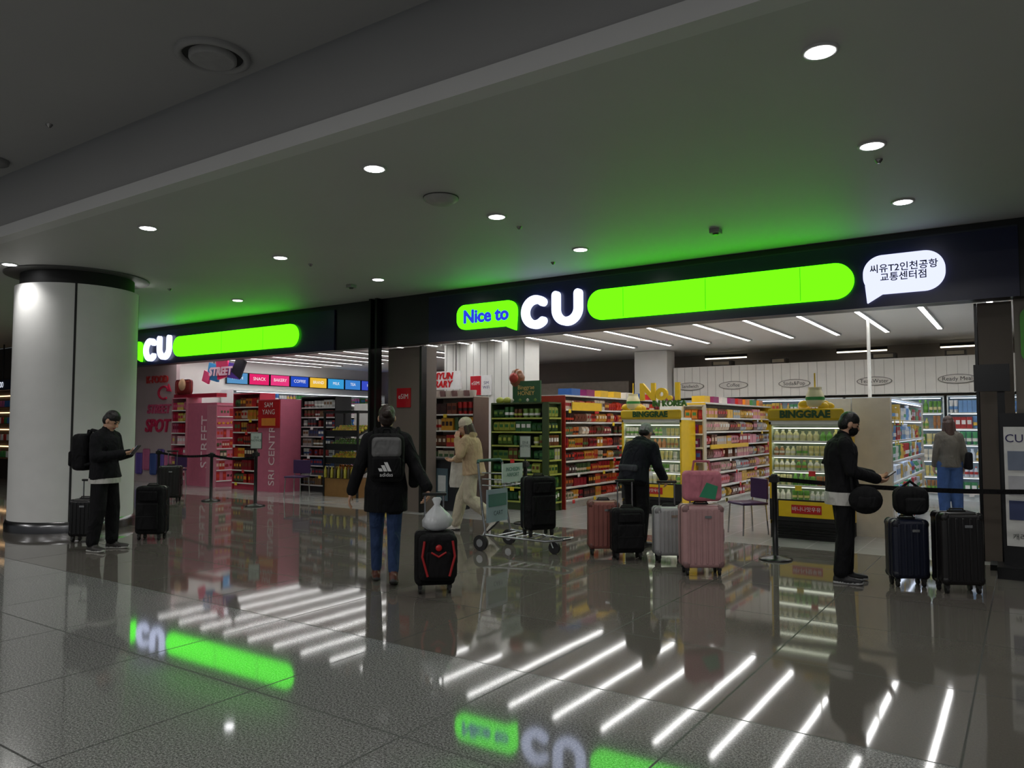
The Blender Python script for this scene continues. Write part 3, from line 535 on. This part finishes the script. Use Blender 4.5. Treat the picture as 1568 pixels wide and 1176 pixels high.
def person(name,pos,deg,H,J,col,coat=None,infl=.02,hair='short',mask=False,hat=None,legw=0,pitch=0,hyaw=0,curl=(.5,.5),wf=1.,extra=None,vox=.010):
    D=dict(pel=(0,0,.95),ch=(0,-.015,1.22),nk=(0,0,1.48),hd=(0,.03,1.62),hL=(-.09,0,.92),hR=(.09,0,.92),kL=(-.1,.02,.5),kR=(.1,.02,.5),aL=(-.1,-.02,.09),aR=(.1,-.02,.09),
      sL=(-.178,0,1.405),sR=(.178,0,1.405),eL=(-.22,-.03,1.13),eR=(.22,-.03,1.13),wL=(-.23,.05,.9),wR=(.23,.05,.9),tL=(-.03,1,0),tR=(.03,1,0),hdL=None,hdR=None)
    D.update(J);V={k:(Vector(v) if v is not None else None) for k,v in D.items()}
    B=Part();g=infl
    pel,chs,nk=V['pel'],V['ch'],V['nk'];cc=2*chs-.5*(pel+nk)
    def sp(t): return pel*(1-t)**2+cc*2*t*(1-t)+nk*t*t
    def tg(t):
        t=min(max(t,0),1);return ((cc-pel)*(1-t)+(nk-cc)*t).normalized()
    hx=(V['hR']-V['hL']).normalized();sx=(V['sR']-V['sL']).normalized();secs=[]
    for t,ru,rv in ((-.2,.13,.10),(-.12,.155,.118),(0,.165,.125),(.25,.145,.11),(.5,.155,.12),(.72,.17,.12),(.86,.155,.10),(.95,.11,.08),(1.03,.065,.06)):
        c=sp(max(t,0)) if t<=1 else sp(1)
        if t<0: c=pel+tg(0)*(t*.53)
        if t>1: c=nk+tg(1)*(t-1)*.53
        T_=tg(t);u=(hx.lerp(sx,min(max(t,0),1)));u=(u-T_*u.dot(T_)).normalized();v=T_.cross(u)
        gg=g if t<.9 else g*.4
        secs.append((c,u,v,(ru+gg)*wf,rv+gg*1.2))
    B.loft(secs[:4],'bot')
    h0=secs[1];B.loft([(h0[0],h0[1],h0[2],h0[3]+.018,h0[4]+.018)]+secs[2:],'top',.006)
    if coat:
        hz,hr,hv=coat;c0=secs[2];c1=secs[3];mid=(V['kL']+V['kR'])/2;cb=Vector((mid.x*.6,mid.y*.6,hz))
        B.loft([(c1[0],hx,hx.cross(Vector((0,0,1)))*-1,c1[3]+.004,c1[4]+.004),(c0[0]-Vector((0,0,.02)),hx,hx.cross(Vector((0,0,1)))*-1,c0[3]+.012,c0[4]+.012),(cb,hx,hx.cross(Vector((0,0,1)))*-1,hr,hv)],'coat',.012)
    for q in 'LR':
        h,k,a=V['h'+q],V['k'+q],V['a'+q];B.cap(h,.088+legw*.5,k,.062+legw,'bot');B.cap(k,.06+legw,a+(k-a).normalized()*.03,.044+legw,'bot')
        m=k.lerp(a,.3);bk=Vector((0,-.012,0));B.ell(m+bk,(.054+legw*.6,.058+legw*.6,.12),'bot')
        t=V['t'+q].normalized();dn=Vector((0,0,-1));dn=(dn-t*dn.dot(t)).normalized();s_=t.cross(dn).normalized()
        f0=a+dn*.045-t*.055;f1=a+dn*.052+t*.05;f2=a+dn*.055+t*.15
        B.loft([(f0-t*.015,s_,dn,.025,.025),(f0,s_,dn,.036,.042),(f1,s_,dn,.044,.038),(f2,s_,dn,.047,.030),(f2+t*.045,s_,dn,.038,.022),(f2+t*.06,s_,dn,.015,.012)],'shoe',.006);B.cap(a,.045,f1-dn*.01,.04,'shoe')
        so=[(f0-t*.02+dn*.034,s_,dn,.028,.012),(f0+dn*.036,s_,dn,.04,.012),(f1+dn*.03,s_,dn,.046,.012),(f2+dn*.026,s_,dn,.049,.012),(f2+t*.05+dn*.018,s_,dn,.04,.012),(f2+t*.066+dn*.014,s_,dn,.015,.01)];B.loft(so,'sole',.008)
        s0,e,w=V['s'+q],V['e'+q],V['w'+q];B.cap(s0,.052+g*.75,e,.043+g*.6,'top');B.cap(e,.043+g*.6,w,.034+g*.65,'top')
        B.cap(s0,.05+g*.6,s0.lerp(nk,.72)+Vector((0,0,.02)),.042+g*.3,'top')
    if col.get('hood'): B.ell(nk+Vector((0,-.07,.01)),(.11,.07,.07),'hood')
    Hd=Part();RH=Matrix.Rotation(math.radians(hyaw),3,'Z')@Matrix.Rotation(math.radians(-pitch),3,'X');c=V['hd']
    def hp(x,y,z): return c+RH@Vector((x,y,z))
    Hd.cap(nk-Vector((0,0,.03)),.058,hp(0,-.015,-.06),.052,'skin')
    Hd.cap(nk-Vector((0,0,.03)),.074,nk+Vector((0,0,.018)),.066,'top')
    Hd.ell(hp(0,-.005,.02),(.076,.094,.1),'skin',RH);Hd.ell(hp(0,.022,-.045),(.06,.068,.072),'skin',RH);Hd.ell(hp(0,.06,-.095),(.028,.028,.02),'skin',RH)
    Hd.cap(hp(0,.086,.012),.009,hp(0,.104,-.022),.013,'skin');Hd.ell(hp(0,.1,-.026),(.018,.012,.009),'skin',RH)
    Hd.ell(hp(0,.082,-.056),(.024,.012,.006),'lip',RH,.002);Hd.ell(hp(0,.08,-.066),(.02,.012,.006),'lip',RH,.002)
    for sx_ in (-1,1):
        Hd.ell(hp(sx_*.078,-.002,-.008),(.012,.02,.032),'skin',RH,.002);Hd.ell(hp(sx_*.031,.077,.008),(.014,.012,.008),'eye',RH,.003);Hd.cap(hp(sx_*.018,.088,.03),.004,hp(sx_*.046,.078,.032),.004,'hair',.002)
    if mask: Hd.ell(hp(0,.042,-.052),(.062,.066,.055),'mask',RH,.004);[Hd.cap(hp(s_*.06,.04,-.03),.003,hp(s_*.08,0,-.01),.003,'mask',.003) for s_ in (-1,1)]
    if hat is None or hair!='short':
        Hd.ell(hp(0,-.012,.046),(.083,.098,.09),'hair',RH);Hd.ell(hp(0,-.045,-.0),(.081,.066,.085),'hair',RH)
    if hair=='long':
        Hd.cap(hp(0,-.06,0),.075,hp(0,-.09,-.2),.07,'hair',.004);Hd.cap(hp(-.06,-.03,0),.04,hp(-.08,-.04,-.17),.035,'hair',.003);Hd.cap(hp(.06,-.03,0),.04,hp(.08,-.04,-.17),.035,'hair',.003)
    if hair=='bun': Hd.ell(hp(0,-.105,.035),(.05,.045,.045),'hair',RH,.003);Hd.ell(hp(0,-.06,-.05),(.06,.035,.04),'hair',RH)
    if hat=='beanie': Hd.ell(hp(0,-.015,.06),(.096,.11,.095),'hat',RH,.006);Hd.ell(hp(0,-.012,.03),(.1,.113,.03),'hat',RH,.006)
    if hat=='cap': Hd.ell(hp(0,-.012,.05),(.09,.106,.085),'hat',RH,.006);Hd.ell(hp(0,.11,.045),(.065,.07,.01),'hat',RH,.006);Hd.ell(hp(0,-.05,-.01),(.08,.062,.06),'hair',RH)
    Hn=Part()
    for q,sg,cu in (('L',-1,curl[0]),('R',1,curl[1])):
        e,w=V['e'+q],V['w'+q];d=(w-e).normalized()
        if V['hd'+q] is not None: d=V['hd'+q].normalized()
        nrm=Vector((-sg,0,0)) if abs(d.z)>.6 else Vector((-sg*.55,0,.85))
        nrm=(nrm-d*nrm.dot(d)).normalized();s_=d.cross(nrm);
        if s_.y<0 and abs(d.z)>.6: s_=-s_
        elif abs(d.z)<=.6 and s_.z*1+s_.x*(-sg)<0: s_=-s_
        w=w+d*.02
        Hn.cap(w-d*.05,.029,w+d*.02,.026,'skin')
        for i,(o,ln) in enumerate(((.03,.95),(.01,1.05),(-.01,1.),(-.029,.8))):
            kb=w+d*(.085-.006*abs(i-1))+s_*o;Hn.cap(w+d*.01+s_*o*.5,.016,kb,.0115,'skin');p=kb;dd=(d+s_*(o*2.5)).normalized();a=cu*.9
            for l,r0,r1 in ((.042,.0098,.009),(.026,.009,.0082),(.021,.0082,.007)):
                dd=(dd*math.cos(a)+nrm*math.sin(a)).normalized();p2=p+dd*l*ln;Hn.cap(p,r0,p2,r1,'skin');p=p2;a=cu
        tb=w+d*.03+s_*.026;t1=tb+(d*.6+s_*.6+nrm*(.3+cu*.3)).normalized()*.04;t2=t1+(d*.9+s_*.15+nrm*(.2+cu*.5)).normalized()*.032;Hn.cap(w+d*.012+s_*.01,.017,tb,.014,'skin');Hn.cap(tb,.0125,t1,.0105,'skin');Hn.cap(t1,.0105,t2,.0085,'skin')
    mb=MB();sc=H/1.76;M=T(*pos,0,deg-90)@Matrix.Scale(sc,4);mb.M=M
    base=dict(skin=S(205,160,132),lip=S(165,90,85),eye=S(20,15,14),hair=S(20,16,14),top=BLK,bot=BLK,shoe=BLK,coat=BLK,mask=S(15,15,16),hat=S(200,190,175),hood=BLK);base.update(col);base.setdefault('sole',S(60,60,60))
    for prt,vx,it in ((B,vox,3),(Hd,.005,2),(Hn,.0036,1)):
        V_,F_,lb=prt.mesh(vx,it);o_=len(mb.v)
        mb.v.extend([(M@Vector(p))[:] for p in V_]);A,Bm,Hm=MI['fabric'],MI['skin'],MI['hairm'];fabset=('top','bot','coat','hat','hood','mask')
        for f,l in zip(F_,lb):
            mb.f.append([q+o_ for q in f]);mb.c.append(base[l]);mb.m.append(A if l in fabset else Hm if l=='hair' else Bm);mb.s.append(True)
    o=mb.obj(name)
    if extra:
        for nm,fn in extra:
            m2=MB();m2.M=M;fn(m2);m2.obj(nm,parent=o)
    return o
def backpack(mb,c=(0,-.24,1.22),w=.3,h=.44,d=.16,col=BLK,top=None,logo=False,straps=True):
    x,y,z=c;mb.rbox((x,y,z),(w,d,h),.07,col,'fabric')
    mb.rbox((x,y-d/2-.02,z-h*.18),(w*.8,.06,h*.42),.03,col,'fabric')
    if top: mb.rbox((x,y-d/2-.012,z+h*.22),(w*.82,.05,h*.42),.04,top,'fabric')
    mb.path([(x-.04,y+.05,z+h/2-.01),(x-.03,y+.05,z+h/2+.04),(x+.03,y+.05,z+h/2+.04),(x+.04,y+.05,z+h/2-.01)],.01,BLK,'fabric')
    if straps:
        for s_ in (-1,1): mb.path([(x+s_*.09,y+d/2-.02,z+h/2-.04),(x+s_*.11,y+d/2+.06,z+h/2+.045),(x+s_*.12,y+d/2+.18,z+h/2+.02),(x+s_*.125,y+d/2+.27,z+.06),(x+s_*.14,y+d/2+.22,z-.1),(x+s_*.14,y+d/2,z-.16)],.02,col,'fabric')
    if logo:
        for i in range(3):
            hh=.03+.028*i;bx=x-.05+i*.04;mb.add([(bx-.015,y-d/2-.054,z-h*.27),(bx+.018,y-d/2-.054,z-h*.27),(bx+.018-hh*.45,y-d/2-.054,z-h*.27+hh),(bx-.015-hh*.45,y-d/2-.054,z-h*.27+hh)],[(0,1,2,3)],S(225,225,225),'gloss')
        mb.text('adidas',.05,TF(x,y-d/2-.054,z-h*.34),S(225,225,225),'gloss')
# 1 left man
def ph1(mb):
    R=Matrix.Rotation(math.radians(50),3,'X');mb.box((0,.4,1.245),(.075,.15,.009),BLK,'gloss',R);mb.box((0,.396,1.25),(.068,.14,.004),(.35,.4,.5),'emit',R)
person('man',(-9.8,5.12),28,1.80,dict(hd=(0,.07,1.61),nk=(0,.01,1.48),eL=(-.24,.03,1.16),eR=(.24,.03,1.16),wL=(-.08,.27,1.2),wR=(.08,.27,1.2),kL=(-.12,.03,.5),kR=(.12,.0,.5),aL=(-.13,.03,.09),aR=(.14,-.05,.09),tL=(-.2,1,0),tR=(.3,1,0)),
  dict(top=S(23,23,27),bot=S(20,20,23),shoe=S(60,58,56),sole=S(190,190,185),hair=S(14,12,12)),infl=.035,legw=.03,pitch=32,curl=(.45,.45),extra=[('backpack',lambda m:backpack(m,(0,-.27,1.22),.32,.46,.2,S(18,18,21))),('phone',ph1),('shirt_hem',lambda m:m.loft([[(math.cos(a*pi/12)*.2*f,math.sin(a*pi/12)*.172*f,z) for a in range(24)] for z,f in ((.835,1.0),(.86,1.02),(.90,1.0))],S(205,203,198),'fabric',True))])
# 2 woman walking away
deg=math.degrees(math.atan2(5.67,-5.4))
person('woman',(-5.4,5.67),deg,1.81,dict(hL=(-.085,0,.92),hR=(.085,0,.92),sL=(-.172,0,1.405),sR=(.172,0,1.405),kL=(-.09,.14,.51),aL=(-.09,.16,.1),kR=(.08,.0,.5),aR=(.075,-.2,.13),tL=(-.05,1,.0),tR=(.05,1,-.28),eL=(-.26,-.06,1.14),wL=(-.33,-.02,.91),eR=(.28,-.09,1.14),wR=(.39,-.22,.95),hdR=(.15,-.2,-.9),hd=(0,.02,1.62)),
  dict(top=S(18,18,21),coat=S(18,18,21),bot=S(48,66,102),shoe=S(92,50,36),hair=S(44,30,24)),coat=(.70,.215,.175),infl=.035,hair='bun',curl=(.4,1.0),pitch=5,legw=.008,
  extra=[('backpack',lambda m:backpack(m,(0,-.26,1.24),.34,.46,.17,S(16,16,18),S(110,110,110),True)),('shoulder_bag',lambda m:m.rbox((.27,.02,1.1),(.1,.2,.34),.04,BLK,'fabric'))])
# 3 woman beige walking left
def jk3(m):
    m.loft([[(.25+.05*f*math.cos(a*pi/8),.3+.15*f*math.sin(a*pi/8)+.02*math.sin(a*1.7)*(1.2-z),z) for a in range(16)] for z,f in ((.64,.95),(.7,1.05),(.85,.95),(1.0,.85),(1.1,.75),(1.14,.4))],S(215,211,200),'fabric',True)
person('woman',(-6.9,9.1),200,1.74,dict(hL=(-.085,0,.9),hR=(.085,0,.9),pel=(0,-.02,.93),ch=(0,.02,1.2),nk=(0,.07,1.44),hd=(0,.12,1.58),sL=(-.165,.06,1.37),sR=(.165,.06,1.37),kL=(-.09,.02,.5),aL=(-.09,-.36,.22),tL=(0,.7,-.7),kR=(.1,.2,.5),aR=(.1,.3,.09),
  eR=(.23,.1,1.12),wR=(.2,.32,1.08),eL=(-.25,.12,1.16),wL=(-.13,.2,1.38),hdL=(.3,.1,.9)),dict(top=S(192,166,134),bot=S(196,186,164),shoe=S(225,220,210),hair=S(60,40,28),hat=S(215,200,180),hood=S(180,154,120)),infl=.04,hair='long',hat='beanie',legw=.038,pitch=12,
  extra=[('jacket_over_arm',jk3)])
# 4 person leaning over suitcases
person('man',(-4.27,9.2),80,1.72,dict(pel=(0,-.06,.93),ch=(0,.03,1.19),nk=(0,.15,1.40),hd=(0,.24,1.52),sL=(-.18,.13,1.33),sR=(.18,.13,1.33),eL=(-.27,.1,1.08),wL=(-.3,.22,.88),eR=(.26,.12,1.08),wR=(.26,.26,.92)),
  dict(top=S(25,27,35),bot=S(20,20,23),hat=S(150,150,150),hood=S(24,26,32)),infl=.045,hat='cap',legw=.02,pitch=25,wf=1.03,extra=[('waist_bag',lambda m:m.rbox((0,-.19,1.06),(.3,.05,.09),.03,S(70,72,78),'fabric'))])
# 5 right man
def ph5(mb):
    R=Matrix.Rotation(math.radians(35),3,'X');mb.box((.02,.44,1.09),(.075,.15,.009),BLK,'gloss',R)
def bag5(mb):
    mb.ell((.27,.16,.86),(.08,.16,.14),S(22,22,24),'fabric',20,12);mb.rbox((.31,.16,.84),(.09,.19,.15),.05,S(24,24,26),'fabric');mb.path([(.27,.04,.95),(.24,.02,1.25),(.2,.0,1.47),(.05,-.1,1.43),(-.15,-.16,1.2)],.014,S(20,20,22),'fabric')
person('man',(-1.58,8.37),22,1.75,dict(hd=(0,.08,1.61),nk=(0,.02,1.48),eL=(-.23,.02,1.14),wL=(-.06,.29,1.09),eR=(.24,.04,1.14),wR=(.1,.3,1.06),kL=(-.1,.04,.5),aL=(-.1,.04,.09),kR=(.11,.0,.5),aR=(.12,-.06,.09),tR=(.3,1,0)),
  dict(top=S(20,20,23),bot=S(18,18,21),shoe=S(28,28,30),sole=S(170,170,170),hair=S(12,11,12)),coat=None,infl=.035,legw=.03,pitch=22,mask=True,curl=(.5,.5),extra=[('phone',ph5),('shoulder_bag',bag5),('shirt_hem',lambda m:m.loft([[(math.cos(a*pi/12)*.205*f,math.sin(a*pi/12)*.172*f,z) for a in range(24)] for z,f in ((.79,1.0),(.85,1.03),(.92,1.0))],S(205,203,198),'fabric',True))])
# 6 far woman in jeans
person('woman',(-1.1,15.0),110,1.76,dict(sL=(-.16,0,1.4),sR=(.16,0,1.4)),dict(top=S(96,92,84),bot=S(60,86,130),shoe=S(220,220,218),hair=S(60,38,28)),infl=.015,hair='long',legw=.04,vox=.014,extra=[('shoulder_bag',lambda m:m.rbox((.27,-.02,.98),(.1,.26,.3),.04,BLK,'fabric'))])
# 7 background shopper
person('man',(-11.1,12.5),200,1.75,{},dict(top=S(20,20,22),bot=S(22,22,26)),infl=.03,vox=.014)
# ---------------- camera, world ----------------
cam=bpy.data.cameras.new('camera');co=bpy.data.objects.new('camera',cam);bpy.context.collection.objects.link(co)
co.location=(0,0,1.6);co.rotation_euler=(math.radians(93.07),0,math.radians(34.2));cam.sensor_width=36;cam.lens=26.54;cam.clip_end=200;bpy.context.scene.camera=co
w=bpy.data.worlds.new('world');bpy.context.scene.world=w;w.use_nodes=True;w.node_tree.nodes['Background'].inputs[0].default_value=(.8,.86,.92,1);w.node_tree.nodes['Background'].inputs[1].default_value=.12
bpy.context.scene.view_settings.view_transform='Standard'
